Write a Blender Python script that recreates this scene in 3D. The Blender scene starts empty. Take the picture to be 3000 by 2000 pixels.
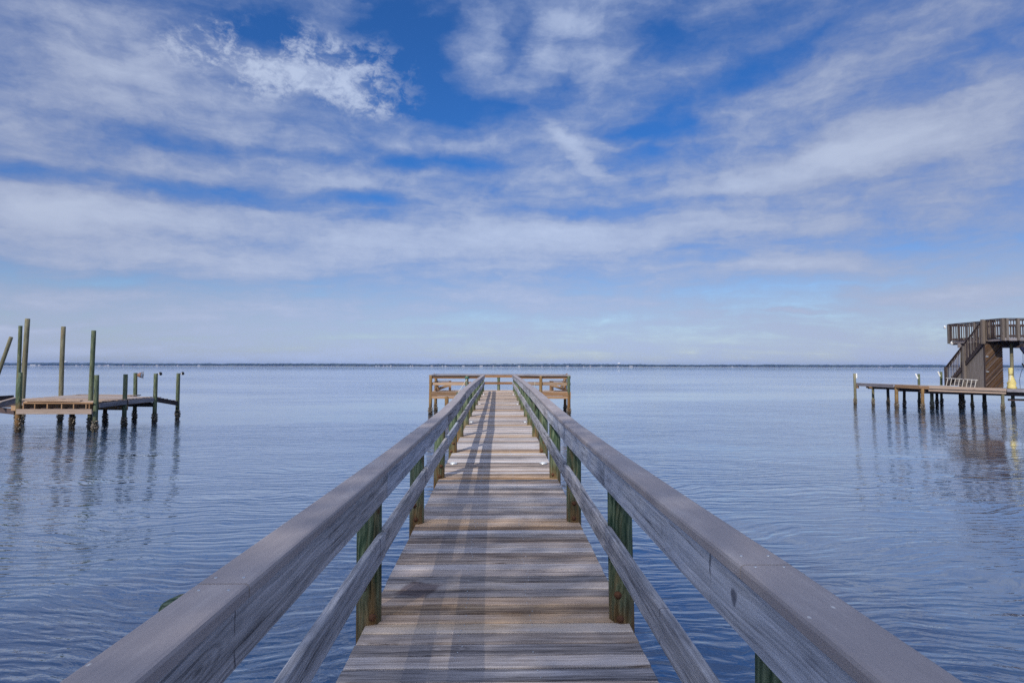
import bpy, bmesh, math, random
from mathutils import Matrix, Vector, noise
random.seed(7)
R = math.radians
S = bpy.context.scene
C = S.collection

# ------------------------------------------------------------------ camera
cd = bpy.data.cameras.new("camera")
cam = bpy.data.objects.new("camera", cd); C.objects.link(cam)
cd.sensor_width = 36; cd.sensor_fit = 'HORIZONTAL'; cd.lens = 21.42
cd.clip_start = 0.05; cd.clip_end = 30000
EYE = 1.65
cam.matrix_world = (Matrix.Translation((0, 0, EYE)) @ Matrix.Rotation(R(-1.25), 4, 'Z')
                    @ Matrix.Rotation(R(92.34), 4, 'X') @ Matrix.Rotation(R(0.12), 4, 'Z'))
S.camera = cam

# ------------------------------------------------------------------ light and exposure
SUN_AZ, SUN_EL = R(26), R(35)            # the sun stands behind the camera, to its left
sd = Vector((math.sin(SUN_AZ) * math.cos(SUN_EL), math.cos(SUN_AZ) * math.cos(SUN_EL), -math.sin(SUN_EL)))
sl = bpy.data.lights.new("sun", 'SUN'); sl.energy = 3.5; sl.angle = R(0.53); sl.color = (1, 0.93, 0.82)
sun = bpy.data.objects.new("sun", sl); C.objects.link(sun)
sun.rotation_euler = sd.to_track_quat('-Z', 'Y').to_euler(); sun.location = (-20, -40, 40)
S.view_settings.view_transform = 'Standard'; S.view_settings.look = 'None'
S.view_settings.exposure = 0; S.view_settings.gamma = 1; S.view_settings.use_curve_mapping = False
S.cycles.use_denoising = False
S.cycles.max_bounces = 6; S.cycles.caustics_reflective = False; S.cycles.caustics_refractive = False
S.cycles.sample_clamp_indirect = 4


class NT:
    """small helper to write node trees"""
    def __init__(s, tree):
        s.t = tree; s.n = tree.nodes; s.l = tree.links
    def node(s, kind, ins=None, **props):
        nd = s.n.new(kind)
        for k, v in props.items(): setattr(nd, k, v)
        for k, v in (ins or {}).items():
            if isinstance(v, bpy.types.NodeSocket): s.l.new(v, nd.inputs[k])
            else: nd.inputs[k].default_value = v
        return nd
    def math(s, op, a, b=0.0, c=0.0, clamp=False):
        return s.node('ShaderNodeMath', {0: a, 1: b, 2: c}, operation=op, use_clamp=clamp).outputs[0]
    def vmath(s, op, a, b=(0, 0, 0)):
        return s.node('ShaderNodeVectorMath', {0: a, 1: b}, operation=op).outputs[0]
    def mix(s, fac, a, b, blend='MIX'):
        nd = s.n.new('ShaderNodeMix'); nd.data_type = 'RGBA'; nd.blend_type = blend; nd.clamp_factor = True
        for k, v in ((0, fac), (6, a), (7, b)):
            if isinstance(v, bpy.types.NodeSocket): s.l.new(v, nd.inputs[k])
            else: nd.inputs[k].default_value = (*v, 1) if k and len(v) == 3 else v
        return nd.outputs[2]
    def noise(s, vec, scale, detail=4, rough=0.55, dist=0.0, col=False):
        nd = s.node('ShaderNodeTexNoise', {'Vector': vec, 'Scale': scale, 'Detail': detail, 'Roughness': rough, 'Distortion': dist})
        return nd.outputs['Color' if col else 'Fac']
    def mapping(s, vec, loc=(0, 0, 0), rot=(0, 0, 0), scale=(1, 1, 1), kind='POINT'):
        return s.node('ShaderNodeMapping', {'Vector': vec, 'Location': loc, 'Rotation': rot, 'Scale': scale}, vector_type=kind).outputs[0]
    def smooth(s, v, lo, hi, a=0.0, b=1.0):
        return s.node('ShaderNodeMapRange', {0: v, 1: lo, 2: hi, 3: a, 4: b}, interpolation_type='SMOOTHSTEP').outputs[0]
    def lin(s, v, lo, hi, a=0.0, b=1.0):
        return s.node('ShaderNodeMapRange', {0: v, 1: lo, 2: hi, 3: a, 4: b}).outputs[0]
    def ramp(s, fac, stops):
        nd = s.node('ShaderNodeValToRGB', {0: fac}); e = nd.color_ramp.elements
        while len(e) < len(stops): e.new(0.5)
        for k, (p, c) in zip(e, stops): k.position = p; k.color = (*c, 1)
        return nd.outputs[0]


# ------------------------------------------------------------------ sky: Nishita air with a veil of cirrus over it
# each cloud or gap: azimuth, elevation, half width, half height (degrees), tilt, how much it thickens (+) or opens (-) the veil
CLOUDS = [
    (-7.7,28.8,6.5,4.0,3,-0.95), (-7.3,25.1,8.2,3.4,-7,-0.95), (-6.5,23.1,6.0,1.9,2,-0.70), (-11.5,29.8,3.7,2.9,5,-0.50), (1.6,23.4,5.0,1.4,-1,-0.75),
    (5.1,24.7,3.3,1.8,-2,-0.30), (-5.1,18.6,8.2,1.3,-1,-0.75), (-9.9,17.9,3.8,0.9,3,-0.50), (-30.2,13.9,12.4,1.1,2,-0.50), (-37.8,14.1,5.2,0.9,2,-0.55),
    (-18.0,14.5,7.5,1.1,2,-0.40), (-22.7,14.4,7.5,1.0,3,-0.15), (-11.3,15.1,4.8,1.1,3,-0.70), (-10.7,13.7,3.2,0.8,2,-0.30), (11.9,20.7,3.2,0.9,1,-0.60),
    (17.1,21.4,6.6,1.8,6,-0.65), (15.0,22.6,4.1,1.8,7,-0.35), (13.1,19.1,3.1,0.6,-4,-0.30), (0.8,28.2,2.5,3.0,-10,-0.35), (14.2,28.3,6.2,2.5,19,-0.55),
    (20.9,28.0,7.7,2.0,11,-0.50), (23.4,25.2,7.9,1.7,15,-0.40), (11.1,25.2,3.2,1.8,26,-0.30), (-19.8,26.5,7.3,1.9,-10,-0.50), (-22.7,28.4,5.6,1.6,-0,-0.35),
    (19.5,24.3,9.8,2.2,12,-0.35), (-27.1,17.7,8.8,1.3,2,-0.35), (-25.4,15.0,5.4,0.9,2,-0.10), (-12.3,18.9,5.8,1.4,-10,-0.40), (-19.5,18.2,5.9,0.9,-4,-0.25),
    (7.1,13.8,9.8,1.3,-2,-0.40), (13.5,13.9,7.8,1.0,1,-0.35), (19.8,14.6,5.9,0.7,1,-0.25), (37.0,9.6,11.6,2.1,2,-0.18), (31.4,8.6,12.1,1.1,1,-0.10),
    (11.1,8.6,6.4,0.7,-2,-0.25), (28.4,7.0,11.1,0.9,0,-0.12), (-36.0,7.1,9.4,1.1,-1,-0.25), (-25.4,6.9,13.5,0.7,0,-0.20), (-5.9,5.9,16.4,0.7,1,-0.12),
    (8.3,4.7,16.2,0.8,-1,-0.15), (-24.1,23.8,8.8,3.0,13,0.55), (-17.6,25.1,8.5,2.6,-1,0.60), (-13.9,24.2,6.3,2.5,-5,0.55), (-19.8,22.7,6.8,1.5,13,0.40),
    (-31.1,21.6,8.1,3.7,20,0.30), (-35.4,22.9,10.3,5.3,14,0.50), (-29.6,26.0,10.0,1.9,3,0.25), (-37.8,16.9,7.6,2.4,12,0.25), (30.8,22.8,14.3,4.4,10,0.20),
    (-17.6,19.0,15.1,1.9,2,0.20), (-27.1,19.8,11.4,2.2,5,0.25), (-2.3,29.0,4.4,5.9,-7,0.32), (4.1,27.7,2.2,7.3,-16,0.38), (1.8,24.3,6.6,1.8,-11,0.30),
    (11.1,26.8,5.9,3.0,30,0.50), (7.5,29.9,3.8,1.6,-3,0.35), (-15.4,29.1,6.2,0.9,13,0.25), (-7.5,30.1,3.3,0.6,18,0.30), (7.1,19.6,6.5,1.0,-42,0.55),
    (10.3,19.6,5.9,1.2,-18,0.35), (11.5,17.5,8.0,1.1,-3,0.40), (5.9,20.9,3.8,2.4,-2,0.30), (-4.7,20.0,10.4,1.3,6,0.45), (-9.9,19.6,5.4,1.0,-3,0.20),
    (29.9,16.8,19.1,2.7,10,0.50), (37.0,18.5,11.3,3.6,6,0.45), (21.6,15.5,15.8,1.9,4,0.40), (31.4,18.1,12.1,1.7,12,0.30), (26.7,22.7,14.6,3.4,12,0.20),
    (35.7,24.3,10.9,2.2,7,0.25), (-36.2,11.9,9.4,1.9,2,0.40), (-28.0,12.0,15.1,1.9,2,0.40), (-27.4,15.7,13.9,1.2,1,0.30), (-13.9,16.1,9.9,1.1,-8,0.40),
    (3.1,12.3,19.8,2.9,1,0.50), (-10.7,11.0,16.0,2.1,2,0.40), (16.5,12.2,15.2,1.7,-1,0.40), (-31.1,8.9,17.0,1.8,1,0.35), (-1.8,9.6,23.2,1.6,0,0.30),
    (23.4,8.8,14.9,1.3,0,0.35), (35.7,5.9,10.9,1.3,-0,0.35), (14.2,7.8,13.5,0.9,-2,0.25), (-17.6,8.6,11.0,0.9,3,0.25), (26.7,4.8,3.5,0.3,1,0.60),
    (-24.8,5.4,22.8,1.3,0,0.25), (10.3,5.9,26.8,1.2,-1,0.20), (-35.4,3.1,9.5,0.4,2,0.30), (-23.4,18.6,2.8,0.7,-3,0.35),
]
world = bpy.data.worlds.new("World"); S.world = world; world.use_nodes = True
w = NT(world.node_tree); w.n.clear()
try:
    world.cycles.sampling_method = 'MANUAL'; world.cycles.sample_map_resolution = 512
except Exception: pass
sky = w.node('ShaderNodeTexSky', sky_type='NISHITA', sun_disc=False, sun_elevation=SUN_EL,
             sun_rotation=R(180) + SUN_AZ, air_density=1.0, dust_density=0.6, ozone_density=3.0, altitude=0)
d = w.node('ShaderNodeTexCoord').outputs['Generated']
sx = w.node('ShaderNodeSeparateXYZ', {0: d})
X, Y, Z = sx.outputs
az = w.math('MULTIPLY', w.math('ARCTAN2', X, Y), 57.2958)
el = w.math('MULTIPLY', w.math('ARCSINE', Z), 57.2958)
ang = w.node('ShaderNodeCombineXYZ', {0: az, 1: el}).outputs[0]
inv = w.math('DIVIDE', 1.0, w.math('ADD', w.math('MAXIMUM', Z, 0.0), 0.10))
plane = w.node('ShaderNodeCombineXYZ', {0: w.math('MULTIPLY', X, inv), 1: w.math('MULTIPLY', Y, inv)}).outputs[0]
# turbulence that frays every outline
wa = w.vmath('MULTIPLY', w.vmath('SUBTRACT', w.noise(ang, 0.075, 3, 0.5, 0, True), (0.5, 0.5, 0.5)), (7, 3.2, 0))
wb = w.vmath('MULTIPLY', w.vmath('SUBTRACT', w.noise(w.mapping(ang, scale=(0.7, 1.5, 1)), 0.32, 4, 0.6, 0, True), (0.5, 0.5, 0.5)), (4.2, 1.5, 0))
warp = w.vmath('ADD', w.vmath('ADD', ang, wa), wb)
T = None
for (a, e, sa, se, rot, wt) in CLOUDS:
    g = w.node('ShaderNodeTexGradient', {0: w.mapping(warp, (a, e, 0), (0, 0, R(rot)), (sa, se, 1), 'TEXTURE')}, gradient_type='SPHERICAL').outputs[1]
    T = w.math('MULTIPLY_ADD', g, wt, T if T is not None else 0.0)
T = w.math('MAXIMUM', w.math('MINIMUM', T, 0.85), -1.0)
streak = w.noise(w.mapping(warp, scale=(0.045, 0.26, 1)), 1.0, 5, 0.58, 0.2)
far = w.noise(w.mapping(plane, rot=(0, 0, R(12)), scale=(0.55, 1.3, 1)), 1.0, 5, 0.58, 0.4)
fib = w.noise(w.mapping(warp, rot=(0, 0, R(-20)), scale=(0.08, 0.5, 1)), 1.0, 5, 0.62, 0.3)
fine = w.noise(w.mapping(ang, scale=(0.8, 1.25, 1)), 0.8, 6, 0.66, 0.0)
base = w.ramp(w.lin(el, 0, 40), [(0, (.62,) * 3), (0.12, (.62,) * 3), (0.36, (.60,) * 3), (0.6, (.48,) * 3), (0.82, (.44,) * 3), (1.0, (.70,) * 3)])  # cover overhead, out of view, raised to add ambient light
N = w.math('MULTIPLY_ADD', w.math('SUBTRACT', streak, 0.5), w.lin(el, 6, 20, .75, .5), base)
N = w.math('MULTIPLY_ADD', w.math('SUBTRACT', far, 0.5), 0.5, N)
N = w.math('MULTIPLY_ADD', w.math('SUBTRACT', fib, 0.5), w.lin(el, 6, 20, .5, .32), N)
mott = w.noise(w.mapping(warp, rot=(0, 0, R(-12)), scale=(0.13, 0.21, 1)), 1.0, 8, 0.64)
N = w.math('MULTIPLY_ADD', w.math('SUBTRACT', mott, 0.5), w.lin(el, 4, 18, .36, .9), N)
N = w.math('MULTIPLY_ADD', T, 0.55, N)
# the cobbled puff high on the left
puff = w.node('ShaderNodeTexGradient', {0: w.mapping(warp, (-14.6, 25.2, 0), (0, 0, R(-4)), (13, 4.6, 1), 'TEXTURE')}, gradient_type='SPHERICAL').outputs[1]
puff2 = w.node('ShaderNodeTexGradient', {0: w.mapping(warp, (-20, 25.6, 0), (0, 0, R(2)), (12, 4.6, 1), 'TEXTURE')}, gradient_type='SPHERICAL').outputs[1]
pf = w.smooth(w.math('MAXIMUM', puff, puff2), 0.1, 0.55)
cott = w.noise(w.mapping(w.vmath('ADD', ang, w.vmath('MULTIPLY', w.vmath('SUBTRACT', w.noise(ang, 0.5, 2, 0.5, 0, True), (.5, .5, .5)), (1.6, 1.2, 0))), rot=(0, 0, R(25)), scale=(0.34, 0.52, 1)), 1.0, 9, 0.70)
cob = w.smooth(w.math('SUBTRACT', cott, w.lin(az, -22, -9, 0.08, 0.0)), 0.36, 0.60)
N = w.math('ADD', N, w.math('MULTIPLY', pf, w.math('MULTIPLY_ADD', w.math('SUBTRACT', cob, 0.40), 0.55, 0.06)))
N = w.math('MULTIPLY_ADD', w.math('SUBTRACT', fine, 0.5), 0.22, N)
cover = w.smooth(N, 0.10, 0.84)
air = w.mix(1.0, sky.outputs[0], (0.26, .66, 1.20), 'MULTIPLY')
airlow = w.mix(1.0, sky.outputs[0], (1.06, 1.13, 1.27), 'MULTIPLY')
air = w.mix(w.smooth(el, 3, 13), airlow, air)
# ice cloud, lit by the sun: whiter where it is thick, grey-lilac where it is thin; greyer to both sides
thick = w.smooth(w.math('ADD', N, w.lin(el, 0, 15, 0.27, 0.0)), 0.35, 1.25)
side = w.smooth(w.math('ABSOLUTE', az), 6, 40)
cA = w.mix(thick, (2.2, 3.0, 5.3), (4.8, 5.75, 7.9))
cB = w.mix(thick, (2.2, 2.8, 4.75), (4.6, 5.3, 7.0))
cloud = w.mix(side, cA, cB)
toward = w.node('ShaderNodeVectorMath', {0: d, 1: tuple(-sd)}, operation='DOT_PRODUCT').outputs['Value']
cloud = w.vmath('MULTIPLY', cloud, w.node('ShaderNodeCombineXYZ', {k: w.smooth(toward, 0.1, 1.0, 1.0, g_) for k, g_ in ((0, 3.1), (1, 2.8), (2, 2.3))}).outputs[0])  # unseen cloud behind the camera brightened towards the sun to lift the shade
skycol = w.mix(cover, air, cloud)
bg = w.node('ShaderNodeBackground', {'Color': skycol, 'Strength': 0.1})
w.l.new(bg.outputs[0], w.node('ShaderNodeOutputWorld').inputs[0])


# ------------------------------------------------------------------ object helpers
def tag(o, label=None, cat=None, group=None, kind=None):
    for k, v in (('label', label), ('category', cat), ('group', group), ('kind', kind)):
        if v: o[k] = v
    return o

def obj(name, me, parent=None, mat=None, loc=(0, 0, 0), M=None):
    o = bpy.data.objects.new(name, me); C.objects.link(o)
    if mat and me and not me.materials: me.materials.append(mat)
    if mat and me and me.materials[0] != mat:
        o.material_slots[0].link = 'OBJECT'; o.material_slots[0].material = mat
    if parent is not None: o.parent = parent
    if M is not None: o.matrix_local = M
    else: o.location = loc
    return o

def thing(name, loc, label, cat, group=None, kind=None, rz=0):
    o = bpy.data.objects.new(name, None); C.objects.link(o)
    o.location = loc; o.rotation_euler = (0, 0, rz); o.empty_display_size = 0.2
    return tag(o, label, cat, group, kind)

def from_bm(bm, name, smooth=False):
    me = bpy.data.meshes.new(name); bm.normal_update(); bm.to_mesh(me); bm.free()
    if smooth:
        for p in me.polygons: p.use_smooth = True
    return me

_cache = {}
def box_mesh(sx_, sy_, sz_, bev=0.004, var=0):
    k = ('box', round(sx_, 3), round(sy_, 3), round(sz_, 3), bev, var)
    if k not in _cache:
        bm = bmesh.new()
        bmesh.ops.create_cube(bm, size=1)
        bmesh.ops.scale(bm, vec=(sx_, sy_, sz_), verts=bm.verts)
        if bev: bmesh.ops.bevel(bm, geom=bm.edges[:], offset=min(bev, 0.3 * min(sx_, sy_, sz_)), segments=1, affect='EDGES')
        _cache[k] = from_bm(bm, "board")
    return _cache[k]

def frame(p0, p1, up=(0, 0, 1)):
    p0, p1 = Vector(p0), Vector(p1); x = (p1 - p0).normalized(); u = Vector(up)
    if abs(x.dot(u)) > 0.98: u = Vector((0, 1, 0))
    y = u.cross(x).normalized(); z = x.cross(y)
    return Matrix(((x.x, y.x, z.x, 0), (x.y, y.y, z.y, 0), (x.z, y.z, z.z, 0), (0, 0, 0, 1)))

def bar(name, p0, p1, wd, ht, parent, mat, up=(0, 0, 1), bev=0.004, roll=0.0):
    """board between two points; wd across, ht along 'up'"""
    o = Vector(parent.matrix_world.translation) if parent else Vector()
    L = (Vector(p1) - Vector(p0)).length; mid = (Vector(p0) + Vector(p1)) / 2
    return obj(name, box_mesh(L, wd, ht, bev), parent, mat, M=Matrix.Translation(mid) @ frame(p0, p1, up) @ Matrix.Rotation(roll, 4, 'X'))

def pile_mesh(r, L, seed=0, sides=14, rings=7, top='flat'):
    k = ('pile', round(r, 3), round(L, 2), seed, sides, top)
    if k not in _cache:
        rnd = random.Random(seed * 31 + 5)
        bm = bmesh.new(); prev = None; ph = rnd.random() * 6
        for i in range(rings + 1):
            t = i / rings; z = t * L
            rr = r * (1.05 - 0.10 * t)
            if top == 'round' and i == rings: rr *= 0.55
            if top == 'round' and i == rings - 1: z = L - r * 0.55
            ox = math.sin(t * 5 + ph) * r * 0.10; oy = math.cos(t * 4 + ph) * r * 0.08
            ring = [bm.verts.new((ox + rr * (1 + rnd.uniform(-.02, .02)) * math.cos(a), oy + rr * math.sin(a) * (1 + rnd.uniform(-.02, .02)), z))
                    for a in [2 * math.pi * j / sides for j in range(sides)]]
            if prev:
                for j in range(sides): bm.faces.new((prev[j], prev[(j + 1) % sides], ring[(j + 1) % sides], ring[j])).smooth = True
            else: bm.faces.new(ring[::-1])
            prev = ring
        # slightly worn rim round the top
        cap = [bm.verts.new((v.co.x * 0.9, v.co.y * 0.9, L + 0.008 + rnd.uniform(-.003, .003))) for v in prev]
        for j in range(sides): bm.faces.new((prev[j], prev[(j + 1) % sides], cap[(j + 1) % sides], cap[j]))
        bm.faces.new(cap)
        _cache[k] = from_bm(bm, "piling")
    return _cache[k]

def oyster_mesh(r, h, seed):
    k = ('oy', round(r, 2), round(h, 2), seed)
    if k not in _cache:
        rnd = random.Random(seed); bm = bmesh.new()
        for i in range(95):
            a = rnd.random() * 6.283; t = rnd.random(); z = t * h
            bulge = 0.3 + 0.7 * math.sin(math.pi * min(1, 0.12 + 0.88 * t))
            c = Vector((math.cos(a), math.sin(a), 0)) * (r + 0.012 * bulge) + Vector((0, 0, z))
            s = rnd.uniform(0.018, 0.040) * (0.6 + 0.5 * bulge)
            n = Vector((math.cos(a), math.sin(a), rnd.uniform(-.5, .9))).normalized()
            tmp = bmesh.ops.create_cone(bm, cap_ends=True, segments=5, radius1=s * 0.75, radius2=s * 0.12, depth=s * rnd.uniform(1.2, 2.2))['verts']
            Mx = Matrix.Translation(c + n * s * 0.35) @ n.to_track_quat('Z', 'Y').to_matrix().to_4x4() @ Matrix.Diagonal((rnd.uniform(.55, 1.1), rnd.uniform(.8, 1.5), 1, 1))
            bmesh.ops.transform(bm, matrix=Mx, verts=tmp)
        _cache[k] = from_bm(bm, "oyster_crust")
    return _cache[k]

def sweep_mesh(pts, wd, ht, bev, jit=0.0, sub=3, seed=0):
    """board that follows pts (local x along, y across, z up), section wd x ht hanging below the points"""
    rnd = random.Random(seed); P = []
    for a, b in zip(pts[:-1], pts[1:]):
        for k in range(sub): P.append(Vector(a).lerp(Vector(b), k / sub))
    P.append(Vector(pts[-1]))
    bm = bmesh.new(); prev = None; h = wd / 2
    sec = [(-h + bev, 0), (h - bev, 0), (h - bev * .3, -bev * .3), (h, -bev), (h, -ht + bev * .5), (h - bev * .5, -ht), (-h + bev * .5, -ht), (-h, -ht + bev * .5), (-h, -bev), (-h + bev * .3, -bev * .3)]
    for p in P:
        jx, jz = rnd.uniform(-jit, jit), rnd.uniform(-jit, jit)
        ring = [bm.verts.new((p.x, p.y + a + jx, p.z + b + jz)) for a, b in sec]
        if prev:
            n = len(ring)
            for j in range(n): bm.faces.new((prev[j], ring[j], ring[(j + 1) % n], prev[(j + 1) % n]))
        else: bm.faces.new(ring)
        prev = ring
    bm.faces.new(prev[::-1])
    bmesh.ops.recalc_face_normals(bm, faces=bm.faces)
    return from_bm(bm, "board")


# ------------------------------------------------------------------ materials
WATER_Z = -0.85

def new_mat(name):
    m = bpy.data.materials.new(name); m.use_nodes = True
    t = NT(m.node_tree); b = m.node_tree.nodes['Principled BSDF']
    return m, t, b

def wood(name, dark, mid, light, tan=None, rough=0.85, stain=False, wet=False, bump=0.35, contrast=1.0, spec=0.25, ring=0.5, var=0.45, knots=0.8, checks=0.0, bump_d=0.006):
    """weathered lumber, grain along local x; 'tan' (object attribute 0..1) mixes towards newer wood"""
    m, t, b = new_mat(name)
    tc = t.node('ShaderNodeTexCoord'); oi = t.node('ShaderNodeObjectInfo')
    rnd = oi.outputs['Random']
    off = t.vmath('MULTIPLY', t.node('ShaderNodeCombineXYZ', {0: rnd, 1: t.math('FRACT', t.math('MULTIPLY', rnd, 17.3)), 2: t.math('FRACT', t.math('MULTIPLY', rnd, 71.7))}).outputs[0], (40, 9, 9))
    v = t.vmath('ADD', tc.outputs['Object'], off)
    wob = t.vmath('MULTIPLY', t.vmath('SUBTRACT', t.noise(t.mapping(v, scale=(1.3, 5, 5)), 1, 3, 0.5, 0, True), (.5, .5, .5)), (0, .055, .055))
    v2 = t.vmath('ADD', v, wob)
    broad = t.noise(t.mapping(v2, scale=(0.9, 24, 24)), 1.0, 5, 0.66, 0.3)
    fine = t.noise(t.mapping(v2, scale=(3.0, 110, 110)), 1.0, 5, 0.65, 0.2)
    rings = t.node('ShaderNodeTexWave', {'Vector': t.mapping(v2, scale=(0.5, 11, 11)), 'Scale': 1.6, 'Distortion': 9.0, 'Detail': 3, 'Detail Scale': 0.9, 'Detail Roughness': 0.6}, wave_type='RINGS', rings_direction='X', wave_profile='SAW').outputs[1]
    crack = t.smooth(t.noise(t.mapping(v2, scale=(1.6, 45, 45)), 1.0, 2, 0.5, 0.5), 0.26, 0.36)
    f = t.math('ADD', t.math('MULTIPLY', t.math('SUBTRACT', broad, 0.5), 1.5 * contrast), 0.5)
    f = t.math('ADD', f, t.math('MULTIPLY', t.math('SUBTRACT', fine, 0.5), 0.9 * contrast))
    f = t.math('ADD', f, t.math('MULTIPLY', t.math('SUBTRACT', rings, 0.5), 0.22 * ring))
    f = t.math('ADD', f, t.math('MULTIPLY', t.math('SUBTRACT', t.math('FRACT', t.math('MULTIPLY', rnd, 7.7)), 0.5), var))
    f = t.math('SUBTRACT', f, t.math('MULTIPLY', t.math('SUBTRACT', 1.0, crack), 0.45))
    kv = t.node('ShaderNodeTexVoronoi', {'Vector': t.mapping(v2, scale=(1.0, 3.4, 3.4)), 'Scale': 1.25, 'Randomness': 1.0}).outputs['Distance']
    kring = t.math('MULTIPLY', t.math('MULTIPLY_ADD', t.math('SINE', t.math('MULTIPLY', kv, 95.0)), 0.5, 0.5), t.smooth(kv, 0.10, 0.26, 1.0, 0.0))
    f = t.math('SUBTRACT', f, t.math('MULTIPLY', kring, 0.30 * knots))
    kdark = t.smooth(kv, 0.035, 0.075, knots, 0.0)
    col = t.mix(kdark, t.ramp(f, [(0.0, dark), (0.5, mid), (1.0, light)]), [c * 0.6 for c in dark])
    if tan:
        at = t.node('ShaderNodeAttribute', attribute_type='OBJECT', attribute_name='tan').outputs['Fac']
        patch = t.smooth(t.noise(t.mapping(v, scale=(1.1, 5, 5)), 1.0, 3), 0.30, 0.62)
        tcol = t.ramp(f, [(0.0, tan[0]), (0.5, tan[1]), (1.0, tan[2])])
        col = t.mix(t.math('MULTIPLY', at, t.math('MULTIPLY_ADD', patch, 0.4, 0.6)), col, tcol)
        tint = t.mix(t.math('FRACT', t.math('MULTIPLY', rnd, 3.3)), (1.08, .98, .90), (.95, 1.0, 1.08))
        col = t.mix(0.9, col, tint, 'MULTIPLY')
    if checks:     # dark checks across the grain, old water blotches
        sx3 = t.node('ShaderNodeSeparateXYZ', {0: v}); xx_ = sx3.outputs[0]
        u = t.math('ADD', t.math('MULTIPLY', xx_, 0.8), t.math('MULTIPLY', t.noise(t.node('ShaderNodeCombineXYZ', {0: xx_}).outputs[0], 0.9, 2), 1.6))
        u = t.math('ADD', u, t.math('MULTIPLY', t.noise(v, 12, 3), .035))
        li = t.smooth(t.math('ABSOLUTE', t.math('SUBTRACT', t.math('FRACT', u), 0.5)), 0.002, 0.007, 1.0, 0.0)
        li = t.math('MULTIPLY', li, t.smooth(t.noise(t.mapping(v, scale=(2, 9, 9)), 1.0, 2), 0.42, 0.58))
        blot = t.smooth(t.noise(t.mapping(v, scale=(1.7, 5, 5)), 1.0, 4, 0.6, 0.5), 0.56, 0.72)
        col = t.mix(t.math('MULTIPLY', t.math('MAXIMUM', li, t.math('MULTIPLY', blot, 0.55)), checks), col, t.mix(1.0, col, (.22, .23, .27), 'MULTIPLY'))
    if stain:      # an old wet patch soaked into two planks
        pos = t.node('ShaderNodeNewGeometry').outputs['Position']
        q = t.vmath('ADD', t.mapping(pos, loc=(-0.575, 4.48, 0), scale=(0.125, 0.135, 1), rot=(0, 0, R(-22)), kind='TEXTURE'), t.vmath('MULTIPLY', t.vmath('SUBTRACT', t.noise(pos, 14, 3, 0.5, 0, True), (.5, .5, .5)), (.5, .5, 0)))
        s3 = t.node('ShaderNodeSeparateXYZ', {0: q})
        dd = t.math('MAXIMUM', t.math('ABSOLUTE', s3.outputs[0]), t.math('ABSOLUTE', s3.outputs[1]))
        col = t.mix(t.smooth(dd, 0.80, 1.12, 0.75, 0.0), col, t.mix(1.0, col, (.33, .27, .29), 'MULTIPLY'))
    t.l.new(col, b.inputs['Base Color'])
    b.inputs['Roughness'].default_value = rough; b.inputs['Specular IOR Level'].default_value = spec
    h = t.math('ADD', t.math('MULTIPLY', fine, 0.5), t.math('ADD', t.math('MULTIPLY', crack, 0.7), t.math('MULTIPLY', rings, 0.25 * ring)))
    bp = t.node('ShaderNodeBump', {'Strength': bump, 'Distance': bump_d, 'Height': h})
    t.l.new(bp.outputs[0], b.inputs['Normal'])
    return m

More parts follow.
